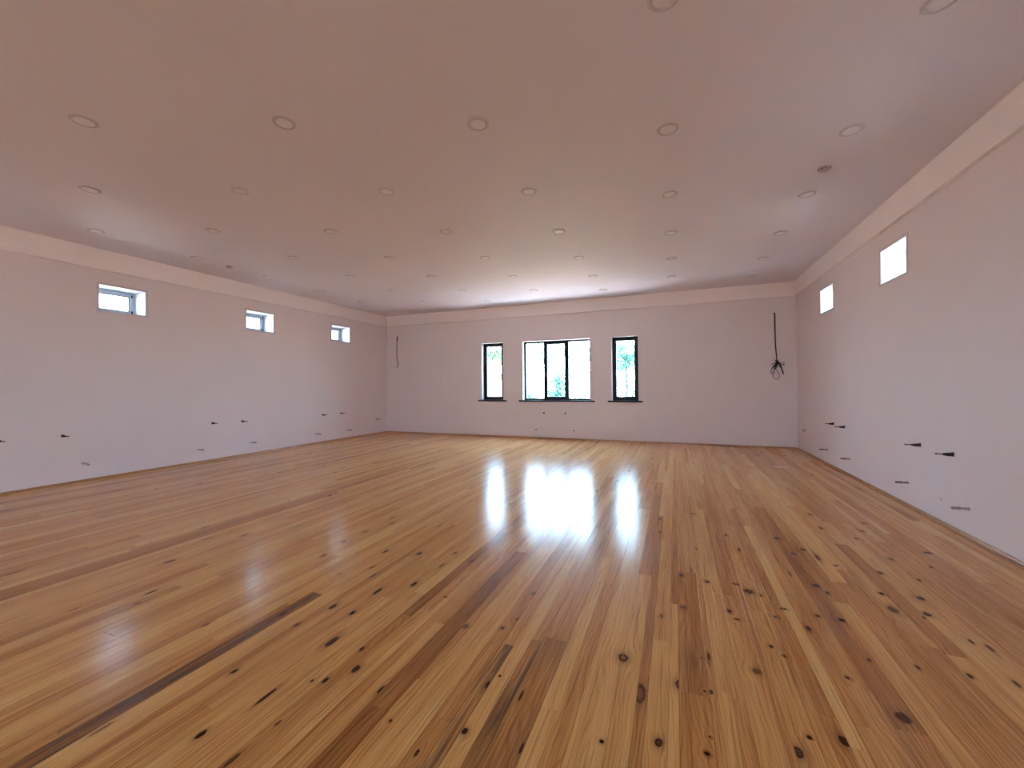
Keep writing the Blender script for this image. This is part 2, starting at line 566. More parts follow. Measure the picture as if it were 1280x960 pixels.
# knots seen in the photograph: px, py, half length along the board, half width, darkness, ring (metres)
KN = [(415, 802, .050, .022, .95, 0), (452, 811, .020, .011, .8, 0), (445, 836, .030, .018, 1, 0), (407, 850, .022, .012, .9, 0), (390, 851, .012, .007, .8, 0),
      (332, 871, .065, .010, .85, 0), (347, 904, .02, .008, .6, 0), (476, 862, .030, .009, .9, 0), (488, 901, .010, .007, .8, 0), (606, 843, .024, .016, .75, 0),
      (609, 856, .030, .007, .8, 0), (625, 845, .008, .006, .9, 0), (581, 914, .018, .014, 1, 0), (593, 909, .006, .005, .8, 0), (521, 941, .022, .007, .8, 0),
      (293, 839, .020, .012, 1, 0), (251, 918, .026, .014, 1, 0), (268, 913, .012, .008, .9, 0), (127, 911, .05, .01, .5, 0), (290, 950, .04, .01, .7, 0),
      (779, 822, .034, .024, .9, 1), (800, 867, .072, .026, .75, .8), (850, 856, .034, .022, .9, .8), (732, 917, .026, .024, 1, 0), (752, 927, .011, .009, .95, 0),
      (823, 928, .024, .015, 1, .3), (884, 942, .010, .011, .85, 0), (887, 921, .006, .005, .8, 0), (886, 821, .035, .007, .75, 0), (877, 822, .006, .005, .7, 0),
      (956, 815, .03, .014, .6, 0), (946, 839, .025, .024, .55, 0), (881, 864, .008, .007, .75, 0), (889, 865, .016, .009, .7, 0), (651, 870, .040, .007, .8, 0),
      (652, 935, .030, .006, .8, 0), (964, 808, .015, .010, .85, 0), (980, 820, .014, .010, .85, 0), (1059, 847, .014, .010, .85, 0), (1086, 825, .014, .009, .85, 0),
      (1147, 834, .02, .009, .75, 0), (1129, 897, .035, .03, .72, 0), (1055, 926, .03, .018, 1, 0), (1012, 922, .014, .010, 1, 0), (997, 940, .030, .022, .95, .2),
      (1212, 845, .02, .012, .9, 0), (1229, 845, .03, .02, .55, 0), (1237, 810, .04, .010, .7, 0), (1214, 802, .025, .009, .8, 0), (1271, 855, .03, .010, .75, 0),
      (212, 702, .045, .020, .8, .3), (189, 740, .045, .013, .85, 0), (172, 754, .03, .012, .6, 0), (17, 716, .08, .016, .6, 0), (306, 669, .045, .020, .6, 0),
      (257, 659, .05, .012, .55, 0), (259, 673, .05, .012, .6, 0), (94, 761, .04, .010, .55, 0), (257, 781, .03, .010, .7, 0), (482, 689, .035, .015, .85, 0),
      (524, 692, .035, .017, .9, 0), (472, 739, .05, .012, 1, 0), (517, 730, .035, .018, .9, .2), (416, 758, .034, .020, .95, .2), (440, 766, .026, .018, 1, 0),
      (466, 719, .034, .016, .7, .6), (465, 709, .03, .012, .6, 0), (552, 707, .040, .010, .7, .4), (569, 691, .03, .014, .65, 0), (590, 701, .026, .016, .6, .5),
      (557, 746, .010, .010, .95, 0), (582, 783, .022, .018, .8, 1), (628, 785, .014, .012, .8, 0), (354, 767, .04, .013, .75, 0), (371, 781, .020, .010, .8, 0),
      (405, 694, .03, .014, .8, 0), (424, 717, .012, .010, .8, 0), (430, 677, .03, .015, .65, 0), (490, 654, .04, .016, .55, 0), (490, 647, .04, .016, .5, 0),
      (549, 657, .03, .016, .5, 0), (457, 664, .04, .014, .6, 0), (667, 742, .03, .015, .5, .4), (647, 774, .016, .014, .6, 0), (854, 759, .020, .016, .95, 0),
      (852, 719, .026, .016, .85, 0), (884, 727, .022, .020, .85, 0), (864, 714, .09, .010, .45, 0), (936, 739, .035, .030, .85, .3), (912, 764, .022, .014, .8, 0),
      (921, 774, .014, .018, .7, 0), (931, 774, .010, .012, .7, 0), (827, 770, .030, .010, .6, .4), (924, 687, .04, .014, .7, 0), (907, 669, .03, .016, .7, 0),
      (871, 686, .026, .016, .5, 0), (825, 649, .03, .018, .6, .3), (825, 665, .03, .018, .6, .3), (866, 642, .022, .035, .6, 0), (920, 730, .016, .022, .7, 0),
      (950, 744, .014, .012, .7, 0), (971, 673, .026, .028, .7, 0), (1020, 732, .026, .022, .9, .2), (1034, 741, .024, .014, 1, 0), (1045, 707, .016, .014, .9, 0),
      (1004, 687, .03, .022, .75, 0), (992, 692, .03, .018, .75, .2), (1022, 697, .06, .014, .6, 0), (987, 717, .06, .010, .5, 0), (1102, 742, .024, .014, .9, 0),
      (1116, 762, .05, .028, .65, 0), (1152, 748, .028, .022, .9, 0), (1159, 768, .028, .020, .9, .3), (1156, 772, .016, .012, .8, 0), (1100, 716, .028, .018, .75, 0),
      (1115, 699, .034, .024, .6, .3), (1160, 691, .022, .030, .7, 0), (1165, 709, .02, .016, .7, 0), (1149, 725, .022, .012, .8, 0), (1052, 775, .022, .018, .9, 0),
      (1011, 786, .03, .014, .9, 0), (1022, 770, .02, .014, .75, 0), (970, 771, .012, .012, 1, 0), (979, 761, .016, .020, .7, 0), (1069, 673, .026, .022, .7, 0),
      (1026, 660, .04, .022, .6, 0), (1080, 654, .028, .032, .5, 0), (1079, 664, .028, .03, .5, 0), (1012, 643, .03, .02, .6, 0)]
knots = [(*floor_at(px, py), a * 1.12, w * 1.15, min(1, d * 1.1), rg) for px, py, a, w, d, rg in KN]
rk = random.Random(5)
y0 = YR
for _ in range(640):                                   # the rest of the floor: scattered at the same density
    kx, ky = rk.uniform(XL + .05, XR - .05), rk.uniform(YR + .1, YB - .1)
    pr = project(kx, ky, 0)
    if pr and 0 < pr[0] < 1280 and 640 < pr[1] < 960:
        continue                                       # that part is measured above
    big = rk.random() < 0.35
    knots.append((kx, ky, rk.uniform(.022, .05) if big else rk.uniform(.010, .02), rk.uniform(.012, .022) if big else rk.uniform(.006, .012),
                  rk.uniform(.45, .95), rk.choice((0, 0, 0, .3, .8))))

# butt joints of some boards, read off the photograph (px, py)
JOINTS = [(484, 888), (1030, 893), (1062, 755), (900, 742), (850, 863), (800, 840), (546, 778), (505, 768), (700, 800), (910, 867), (1000, 678), (1080, 908),
          (640, 868), (420, 735), (870, 712), (980, 740), (1147, 917), (130, 790), (360, 755), (250, 880)]
joint_pts = [floor_at(*j) for j in JOINTS] + [(-2.44, 2.25), (-.77, 2.3), (-.66, 2.15), (-.915, 2.2)]

planks = []
for i, (x0, tn, grey) in enumerate(rows):
    x1 = rows[i + 1][0] if i + 1 < len(rows) else XR
    if x1 - x0 < 0.012:
        continue
    own = sorted(jy for jx, jy in joint_pts if x0 <= jx < x1)
    cuts = [YR]
    y = YR + rnd.uniform(0.5, 3.0)
    while y < YB - 0.5:
        cuts.append(y)
        y += rnd.uniform(1.5, 4.2)
    for jy in own:
        cuts = [c for c in cuts if abs(c - jy) > 0.9 or c == YR] + [jy]
    cuts = sorted(cuts) + [YB]
    for a, b in zip(cuts, cuts[1:]):
        if tn is not None and a < (2.0 if grey else 2.6):
            t = .56 + (tn - .56) * .85 + (0.0 if a < 1.6 else rnd.uniform(-.15, .15))
            g = grey
        else:
            t = min(.80, max(.30, rnd.gauss(.57, .11)))
            g = 0.0
        planks.append([x0, x1, a, b, t, g])

PL_UV = ('grain', 'knot', 'kind', 'tone')


def plank_geometry(p, rng):
    x0, x1, a, b, t, g = p
    gap = 0.0006
    x0, x1, a, b = x0 + gap, x1 - gap, a + gap, b - gap
    top = rng.uniform(-0.0004, 0.0)
    ou, ov = rng.uniform(0, 40), rng.uniform(0, 40)
    mine = sorted([k for k in knots if x0 - k[3] * .3 <= k[0] <= x1 + k[3] * .3 and a < k[1] < b], key=lambda k: k[1])
    cells, y = [], a
    for k in mine:
        s, e = max(a, k[1] - k[2] * 2.6), min(b, k[1] + k[2] * 2.6)
        if s < y:
            s = y
            if e - s < k[2] * 1.6 or k[1] < s:
                continue
        if s > y + 1e-4:
            cells.append((y, s, None))
        cells.append((s, e, k))
        y = e
    if y < b - 1e-4:
        cells.append((y, b, None))
    ch = 0.0004                                        # eased edges
    V, F, UV = [], [], []

    def face(pts, k):
        n = len(V)
        V.extend(pts)
        F.append(tuple(range(n, n + len(pts))))
        for q in pts:
            gv = (q[1] + ou, q[0] - x0 + ov)
            if k is None:
                kv, kd = (9.0, 9.0), (0.0, 0.0)
            else:
                kv, kd = ((q[1] - k[1]) / k[2], (q[0] - k[0]) / k[3]), (k[4], k[5])
            UV.append((gv, kv, kd, (t, g)))

    for s, e, k in cells:
        face([(x0 + ch, s, top), (x1 - ch, s, top), (x1 - ch, e, top), (x0 + ch, e, top)], k)
    z2 = top - .0003
    face([(x0, a, z2), (x0 + ch, a, top), (x0 + ch, b, top), (x0, b, z2)], None)
    face([(x1 - ch, a, top), (x1, a, z2), (x1, b, z2), (x1 - ch, b, top)], None)
    face([(x0, a, -.02), (x0, a, z2), (x0, b, z2), (x0, b, -.02)], None)
    face([(x1, a, z2), (x1, a, -.02), (x1, b, -.02), (x1, b, z2)], None)
    face([(x0, a, -.02), (x1, a, -.02), (x1, a, z2), (x1 - ch, a, top), (x0 + ch, a, top), (x0, a, z2)], None)
    face([(x0, b, -.02), (x0, b, z2), (x0 + ch, b, top), (x1 - ch, b, top), (x1, b, z2), (x1, b, -.02)], None)
    return V, F, UV


def plank_mesh(name, geos):
    V, F, UV = [], [], []
    for v, f, uv in geos:
        n = len(V)
        V += v
        F += [tuple(n + i for i in q) for q in f]
        UV += uv
    me = bpy.data.meshes.new(name)
    me.from_pydata(V, [], F)
    for k, layer in enumerate(PL_UV):
        l = me.uv_layers.new(name=layer)
        flat = [c for u in UV for c in u[k]]
        l.data.foreach_set('uv', flat)
    me.materials.append(M_WOOD)
    ob = bpy.data.objects.new(name, me)
    COL.objects.link(ob)
    ob.parent = floor
    return ob


def seen_area(p):
    n, tot = 24, 0.0
    for k in range(n):
        y = p[2] + (k + .5) / n * (p[3] - p[2])
        c = project((p[0] + p[1]) / 2, y, 0)
        if c and -10 < c[0] < 1290 and c[1] < 965:
            tot += (p[1] - p[0]) * (p[3] - p[2]) / n * EYE / c[2] ** 3
    return tot


planks.sort(key=seen_area, reverse=True)
prng = random.Random(3)
for p in planks[:300]:
    plank_mesh('plank', [plank_geometry(p, prng)])
rest = plank_mesh('plank_field', [plank_geometry(p, prng) for p in planks[300:]])
rest['kind'] = 'stuff'


# ------------------------------------------------------------------ windows
def ring(m, place, u0, u1, z0, z1, wl, wr, wb, wt, d0, d1):
    """rectangular frame ring as four bars"""
    def bar(a, b, c, d):
        ps = [place(u, z, dd) for u in (a, b) for z in (c, d) for dd in (d0, d1)]
        xs, ys, zs = zip(*ps)
        m.box(min(xs), max(xs), min(ys), max(ys), min(zs), max(zs))
    bar(u0, u0 + wl, z0, z1)
    bar(u1 - wr, u1, z0, z1)
    bar(u0 + wl, u1 - wr, z0, z0 + wb)
    bar(u0 + wl, u1 - wr, z1 - wt, z1)
    return m


def slab(m, place, u0, u1, z0, z1, d0, d1):
    ps = [place(u, z, dd) for u in (u0, u1) for z in (z0, z1) for dd in (d0, d1)]
    xs, ys, zs = zip(*ps)
    return m.box(min(xs), max(xs), min(ys), max(ys), min(zs), max(zs))


def reveal(place, u0, u1, z0, z1, d1, parent, bottom=True):
    """white plastered lining of the opening, 4 mm thick"""
    m = MB()
    e = 0.004
    slab(m, place, u0, u0 + e, z0, z1, 0.002, d1)
    slab(m, place, u1 - e, u1, z0, z1, 0.002, d1)
    slab(m, place, u0 + e, u1 - e, z1 - e, z1, 0.002, d1)
    if bottom:
        slab(m, place, u0 + e, u1 - e, z0, z0 + e, 0.002, d1)
    return m.build('reveal', M_REVEAL, parent)


def handle(parent, place, u, z, d):
    m = MB()
    slab(m, place, u - .014, u + .014, z - .035, z + .035, d - .012, d)
    slab(m, place, u - .010, u + .010, z - .012, z + .012, d - .045, d - .012)
    slab(m, place, u - .011, u + .011, z - .120, z + .014, d - .060, d - .045)
    return m.build('handle', M_ANTH, parent)


def back_window(n, o, layout, label):
    u0, u1, z0, z1 = o
    D0, D1 = 0.15, 0.22
    w = tag(empty('window_%d' % n, ((u0 + u1) / 2, YB, z0)), label, 'window', kind='structure')
    base = w.location.copy()

    def B(m, name, mat, parent=w, **k):
        ob = m.build(name, mat, None, origin=base if parent is w else None, **k)
        ob.parent = parent
        if parent is w:
            ob.location = (0, 0, 0)
        return ob
    P = P_BACK
    fw = 0.052
    fr = MB()
    ring(fr, P, u0, u1, z0 + .012, z1, fw, fw, fw, fw, D0, D1)
    for mu in layout.get('mullions', ()):
        slab(fr, P, mu - .032, mu + .032, z0 + fw, z1 - fw, D0, D1)
    B(fr, 'frame', M_ANTH)
    for a, b, opening in layout['lights']:
        if opening:
            sw = 0.062
            s = B(ring(MB(), P, a, b, z0 + .012 + fw - .012, z1 - fw + .012, sw, sw, sw, sw, D0 - .018, D1 - .02), 'sash', M_ANTH)
            B(slab(MB(), P, a + sw - .008, b - sw + .008, z0 + fw + sw - .008, z1 - fw - sw + .008, D0 + .018, D0 + .024), 'pane', M_GLASS)
            hu = a + sw / 2 if layout.get('handle', 'l') == 'l' else b - sw / 2
            B(handle_mb(P, hu, (z0 + z1) / 2 - .05, D0 - .018), 'handle', M_BRACKET)
        else:
            B(slab(MB(), P, a - .008, b + .008, z0 + fw + .004, z1 - fw + .008, D0 + .03, D0 + .036), 'pane', M_GLASS)
    m = MB()
    e = 0.004
    slab(m, P, u0, u0 + e, z0, z1, 0.002, D0)
    slab(m, P, u1 - e, u1, z0, z1, 0.002, D0)
    slab(m, P, u0 + e, u1 - e, z1 - e, z1, 0.002, D0)
    B(m, 'reveal', M_REVEAL)
    # dark sill board, nosing over the wall, and the outer metal drip sill
    sm = MB()
    slab(sm, P, u0 + .001, u1 - .001, z0 - .0, z0 + .012, 0.0, D0)
    slab(sm, P, u0 - .105, u1 + .105, z0 - .028, z0 + .012, -.05, 0.0)
    B(sm, 'sill', M_SILL)
    dm = MB()
    slab(dm, P, u0 + .002, u1 - .002, z0 + .001, z0 + .014, D1, T_BACK + .12)
    B(dm, 'outer_sill', M_REVEAL)
    return w


def handle_mb(place, u, z, d):
    m = MB()
    slab(m, place, u - .014, u + .014, z - .035, z + .035, d - .012, d)
    slab(m, place, u - .010, u + .010, z - .012, z + .012, d - .045, d - .012)
    slab(m, place, u - .011, u + .011, z - .120, z + .014, d - .060, d - .045)
    return m


o = BACK_OPEN[0]
back_window(1, o, dict(lights=[(o[0] + .045, o[1] - .045, True)], handle='r'), 'narrow dark framed window, left one of the three in the far wall')
o = BACK_OPEN[1]
back_window(2, o, dict(mullions=(-3.50, -2.835), lights=[(o[0] + .052, -3.532, False), (-3.50 + .012, -2.835 - .012, True), (-2.803, o[1] - .052, False)], handle='l'),
            'wide three-light dark framed window in the middle of the far wall')
o = BACK_OPEN[2]
back_window(3, o, dict(lights=[(o[0] + .045, o[1] - .045, True)], handle='l'), 'narrow dark framed window, right one of the three in the far wall')


def side_window(n, place, u0, u1, label):
    z0, z1 = SIDE_Z
    D0, D1 = 0.34, 0.41
    base = Vector(place((u0 + u1) / 2, z0, 0))
    w = tag(empty('window_%d' % n, base), label, 'window', kind='structure')

    def B(m, name, mat):
        ob = m.build(name, mat, None, origin=base)
        ob.parent = w
        ob.location = (0, 0, 0)
        return ob
    B(ring(MB(), place, u0, u1, z0, z1, .045, .045, .045, .045, D0, D1), 'frame', M_PVC)
    B(ring(MB(), place, u0 + .040, u1 - .040, z0 + .040, z1 - .040, .050, .050, .050, .050, D0 - .014, D1 - .02), 'sash', M_PVC)
    B(ring(MB(), place, u0 + .084, u1 - .084, z0 + .084, z1 - .084, .010, .010, .010, .010, D0 - .016, D0 + .012), 'gasket', M_SEAL)
    B(slab(MB(), place, u0 + .088, u1 - .088, z0 + .088, z1 - .088, D0 + .014, D0 + .020), 'pane', M_GLASS)
    m = MB()
    for uu in (u0 + .052, u1 - .052):
        slab(m, place, uu - .010, uu + .010, z0 + .05, z0 + .10, D0 - .026, D0 - .014)
        slab(m, place, uu - .010, uu + .010, z1 - .10, z1 - .05, D0 - .026, D0 - .014)
    B(m, 'hinge', M_SEAL)
    m = MB()
    e = 0.004
    slab(m, place, u0, u0 + e, z0, z1, 0.002, D0)
    slab(m, place, u1 - e, u1, z0, z1, 0.002, D0)
    slab(m, place, u0 + e, u1 - e, z1 - e, z1, 0.002, D0)
    slab(m, place, u0 + e, u1 - e, z0, z0 + e, 0.002, D0)
    B(m, 'reveal', M_REVEAL)
    c = .035
    B(ring(MB(), place, u0 - c, u1 + c, z0 - c, z1 + c, c, c, c, c, -.006, 0.0), 'casing', M_CASING)
    return w


LEFT_LAB = ['small high window, third along the left wall, beside the far corner', 'small high window, middle one of the three seen on the left wall',
            'small high window on the left wall, nearest the viewer of the three seen', 'small high window on the left wall, out of view beside the viewer']
RIGHT_LAB = ['small high window on the right wall, the farther one by the corner', 'small high window on the right wall, the nearer larger one of two seen',
             'small high window on the right wall, just outside the picture', 'small high window on the right wall, out of view beside the viewer']
BEHIND = ['first', 'second', 'third', 'fourth']
for k, (a, b) in enumerate(SIDE_Y):
    lab = LEFT_LAB[k] if k < 3 else 'small high window added on the left wall, out of view, %s behind the seen ones' % BEHIND[k - 3]
    side_window(4 + k, P_LEFT, a, b, lab)
for k, (a, b) in enumerate(SIDE_Y):
    lab = RIGHT_LAB[k] if k < 3 else 'small high window added on the right wall, out of view, %s behind the seen ones' % BEHIND[k - 3]
    side_window(11 + k, P_RIGHT, a, b, lab)

# glazed garden door added in the unseen rear wall to bring in daylight
for k, (a, b, c, d) in enumerate(REAR_OPEN):
    w = tag(empty('door_%d' % (k + 1), ((a + b) / 2, YR, 0)), 'wide glazed garden door added in the unseen wall behind the viewer for daylight', 'door', kind='structure')
    base = w.location.copy()
    fm = ring(MB(), P_REAR, a, b, c, d, .06, .06, .06, .06, .12, .19)
    slab(fm, P_REAR, (a + b) / 2 - .05, (a + b) / 2 + .05, c + .06, d - .06, .12, .19)
    for ob in (fm.build('frame', M_ANTH, None, origin=base),
               slab(MB(), P_REAR, a + .05, (a + b) / 2 - .04, c + .05, d - .05, .15, .156).build('pane', M_GLASS, None, origin=base),
               slab(MB(), P_REAR, (a + b) / 2 + .04, b - .05, c + .05, d - .05, .15, .156).build('pane', M_GLASS, None, origin=base)):
        ob.parent = w
        ob.location = (0, 0, 0)

# ------------------------------------------------------------------ ceiling downlights (staggered grid)
proto = empty('downlight', (0, 0, ZC))
MB().lathe([(.070, -.001), (.070, -.006), (.076, -.010), (.090, -.008), (.098, -.0015), (.098, 0.0)], 28).build('ring', M_RING, proto, smooth=True)
MB().lathe([(.0705, -.0005), (.0705, -.005), (.060, -.0075), (.030, -.009), (.0001, -.0095)], 28).build('diffuser', M_DIFF, proto, smooth=True)
spots = []
for cx, first in ((-0.04, 2.66), (-3.22, 2.63), (-6.41, 2.63), (1.56, 1.95), (-1.63, 1.92), (-4.82, 1.94), (-8.0, 3.35)):
    y = first
    while y < YB - 0.6:
        spots.append((cx, y))
        y += 1.387
seen = []
for cx, cy in spots:
    c = project(cx, cy, ZC)
    if c and -14 < c[0] < 1294 and c[1] > -12:
        seen.append((c[1], c[0], cx, cy))
seen.sort()
bands = [[seen[0]]]
for s in seen[1:]:
    if s[0] - bands[-1][-1][0] > (7.5 if s[0] > 330 else 20):
        bands.append([])
    bands[-1].append(s)
ROWN = ['cut off by the top edge of the picture', 'in the row nearest the viewer', 'in the second full row from the viewer', 'in the third full row from the viewer',
        'in the fourth full row from the viewer', 'in the fifth full row from the viewer', 'in the sixth full row from the viewer', 'in the seventh full row from the viewer', 'in the farthest row']
ORD = ['first', 'second', 'third', 'fourth', 'fifth', 'sixth', 'seventh', 'eighth']
firstone = True
print('downlight rows', [(len(b), round(b[0][0])) for b in bands])
for bi, b in enumerate(bands):
    b.sort(key=lambda s: s[1])
    for k, s in enumerate(b):
        d = proto if firstone else copy_tree(proto)
        firstone = False
        d.location = (s[2], s[3], ZC)
        where = ROWN[min(bi, len(ROWN) - 1)]
        tag(d, 'round recessed ceiling downlight, %s from left %s' % (ORD[k], where), 'downlight', 'recessed downlights across the ceiling')

# ceiling boxes with wire tails for detectors
def detector(x, y, label):
    r = tag(empty('smoke_detector', (x, y, ZC)), label, 'detector', 'detector points in the ceiling')
    MB().lathe([(.066, 0), (.066, -.008), (.060, -.012), (.050, -.012)], 24).build('base', M_DETECT, r, smooth=True)
    MB().lathe([(.050, -.010), (.050, -.022), (.040, -.030), (.018, -.034), (.0001, -.034)], 24).build('cap', M_DETECT, r, smooth=True)
    sl = MB()
    for k in range(8):
        a = k * pi / 4
        u, v = Vector((cos(a), sin(a), 0)), Vector((-sin(a), cos(a), 0))
        o_ = u * .0505
        sl.quad(*[(o_ + v * s + Vector((0, 0, z))) for s, z in ((-.012, -.013), (.012, -.013), (.012, -.019), (-.012, -.019))])
    sl.build('vent_slots', M_BLACK, r)


detector(1.55, 5.44, 'small grey detector on the ceiling close to the right wall')
detector(-8.0, 5.32, 'small grey detector on the ceiling close to the left wall')


# ------------------------------------------------------------------ radiator brackets and pipe stubs on the walls
def frame_for(wall_):
    """outward axis (into the room), sideways axis"""
    return {'left': (Vector((1, 0, 0)), Vector((0, 1, 0))), 'right': (Vector((-1, 0, 0)), Vector((0, 1, 0))), 'back': (Vector((0, -1, 0)), Vector((1, 0, 0)))}[wall_]


def wall_root(wall_, u, z):
    return Vector({'left': (XL, u, z), 'right': (XR, u, z), 'back': (u, YB, z)}[wall_])


def bracket(wall_, u, z, length, label):
    ax, sd = frame_for(wall_)
    up = Vector((0, 0, 1))
    r = tag(empty('radiator_bracket', wall_root(wall_, u, z)), label, 'bracket', 'radiator brackets on the walls')
    L = length
    pl = lambda s, t, q: ax * s + up * t + sd * q
    MB().prism([(0, -.021), (.006, -.021), (.006, .021), (0, .021)], -.014, .014, pl).build('wall_plate', M_BLACK, r)
    MB().prism([(.004, -.019), (.05, -.019), (L * .6, -.011), (L * .6, .008), (.05, .013), (.004, .019)], -.007, .007, pl).build('arm', M_BRACKET, r)
    MB().tube([ax * (L * .5), ax * (L * .9), ax * L], [.007, .006, .006], 8).build('pin', M_TIP, r)
    MB().prism([(L - .010, -.009), (L, -.009), (L, .009), (L - .010, .009)], -.009, .009, pl).build('hook', M_TIP, r)
    return r


def pipe(wall_, u, z, length, label):
    ax, sd = frame_for(wall_)
    up = Vector((0, 0, 1))
    r = tag(empty('pipe_stub', wall_root(wall_, u, z)), label, 'pipe', 'capped heating pipe stubs on the walls')
    fr = (Vector((0, 0, 0)), sd, up, ax)
    L = length
    MB().lathe([(.018, 0), (.018, .004), (.014, .006)], 16, fr).build('escutcheon', M_PIPE2, r)
    MB().lathe([(.0125, .0), (.0125, L * .55)], 14, fr).build('sleeve', M_PIPE2, r, smooth=False)
    MB().lathe([(.0145, L * .50), (.0155, L * .52), (.0155, L * .62), (.0140, L * .64), (.0145, L * .97), (.012, L), (.0001, L)], 14, fr).build('cap', M_PIPE, r, smooth=False)
    return r


BR = [('right', 8.89, .785, .125, 'dark radiator bracket high on the right wall, farthest along, nearest the corner'),
      ('right', 8.38, .775, .13, 'dark radiator bracket on the right wall, second from the far corner'),
      ('right', 6.12, .785, .14, 'dark radiator bracket on the right wall, farther one of the nearer upper pair'),
      ('right', 5.52, .770, .14, 'dark radiator bracket on the right wall, nearest the viewer of the upper row'),
      ('left', 2.70, .780, .20, 'dark radiator bracket on the left wall, cut by the left edge of the picture'),
      ('left', 3.36, .775, .19, 'dark radiator bracket on the left wall, second from the picture edge'),
      ('left', 5.61, .782, .17, 'dark radiator bracket on the left wall, left one of the middle upper pair'),
      ('left', 6.24, .772, .18, 'dark radiator bracket on the left wall, right one of the middle upper pair'),
      ('left', 8.49, .762, .17, 'dark radiator bracket on the left wall, left one of the far upper pair'),
      ('left', 9.15, .765, .17, 'dark radiator bracket on the left wall, last one before the far corner'),
      ('back', -3.49, .735, .13, 'dark radiator bracket end-on below the wide window, left one'),
      ('back', -2.86, .735, .13, 'dark radiator bracket end-on below the wide window, right one')]
PI_ = [('right', 9.22, .275, .13, 'grey pipe stub low on the right wall, nearest the far corner'),
       ('right', 8.16, .280, .13, 'grey pipe stub low on the right wall, second from the far corner'),
       ('right', 6.40, .287, .125, 'grey pipe stub low on the right wall, third from the far corner'),
       ('right', 5.29, .280, .13, 'grey pipe stub low on the right wall, nearest the viewer'),
       ('left', 3.60, .290, .19, 'grey pipe stub low on the left wall, nearest the picture edge'),
       ('left', 5.34, .270, .18, 'grey pipe stub low on the left wall, second from the picture edge'),
       ('left', 6.44, .272, .19, 'grey pipe stub low on the left wall, third from the picture edge'),
       ('left', 8.27, .262, .18, 'grey pipe stub low on the left wall, second from the far corner'),
       ('left', 9.40, .255, .18, 'grey pipe stub low on the left wall, nearest the far corner'),
       ('back', -3.72, .255, .13, 'grey pipe stub end-on near the skirting under the wide window, left one'),
       ('back', -2.62, .258, .13, 'grey pipe stub end-on near the skirting under the wide window, right one')]
for a in BR:
    bracket(*a)
for a in PI_:
    pipe(*a)


# ------------------------------------------------------------------ sockets and plugged holes
def socket(wall_, u, z, label):
    ax, sd = frame_for(wall_)
    up = Vector((0, 0, 1))
    r = tag(empty('wall_socket', wall_root(wall_, u, z)), label, 'socket', 'open socket boxes low on the side walls')
    pl = lambda s, t, q: ax * s + up * t + sd * q
    MB().prism([(0, -.04), (.004, -.04), (.006, -.036), (.006, .036), (.004, .04), (0, .04)], -.115, .115, pl).build('plate', M_SOCKET, r)
    for k in (-1, 0, 1):
        MB().prism([(.005, -.024), (.0065, -.024), (.0065, .024), (.005, .024)], k * .07 - .011, k * .07 + .011, pl).build('slot', M_SOCKET_HOLE, r)


socket('left', 10.73, .47, 'pale triple socket plate low on the left wall by the far corner')
socket('right', 10.71, .48, 'pale triple socket plate low on the right wall by the far corner')


def plug(wall_, u, z, rad, label):
    ax, sd = frame_for(wall_)
    fr = (wall_root(wall_, u, z), sd, Vector((0, 0, 1)), ax)
    ob = MB().lathe([(rad, 0), (rad, .002), (rad * .6, .0035), (.0001, .0035)], 14, fr).build('wall_plug', M_PATCH, None, origin=fr[0])
    tag(ob, label, 'plug', 'filled holes in the plaster')


plug('back', -5.24, .61, .018, 'small filled hole below the left far window, left one')
plug('back', -4.69, .60, .016, 'small filled hole below the left far window, right one')
plug('right', 5.74, .26, .022, 'small filled hole low on the right wall between two pipe stubs')


# ------------------------------------------------------------------ hanging cables on the far wall
def cable_left():
    r = tag(empty('hanging_wire', (-8.555, YB, 3.19)), 'thin dark wire hanging from the far wall beside the left corner', 'wire')
    p = [(0, .01, 0), (0, -.02, -.01), (-.005, -.03, -.06), (-.012, -.03, -.25), (-.022, -.03, -.45), (-.020, -.035, -.60), (-.008, -.04, -.72), (.004, -.035, -.80), (.030, -.03, -.86), (.032, -.035, -.93), (.012, -.04, -.985), (-.002, -.04, -1.02)]
    MB().tube(spline(p, 5), .0095, 7).build('sheath', M_CABLE, r, smooth=True)
    MB().tube(spline([(0.0, -.02, -.01), (-.002, -.03, -.06), (-.004, -.03, -.14)], 4), .016, 8).build('wall_sleeve', M_BLACK, r, smooth=True)
    MB().tube(spline([(-.002, -.04, -1.015), (-.012, -.045, -1.04), (-.018, -.045, -1.065)], 4), .006, 6).build('bare_end', M_BLACK, r, smooth=True)


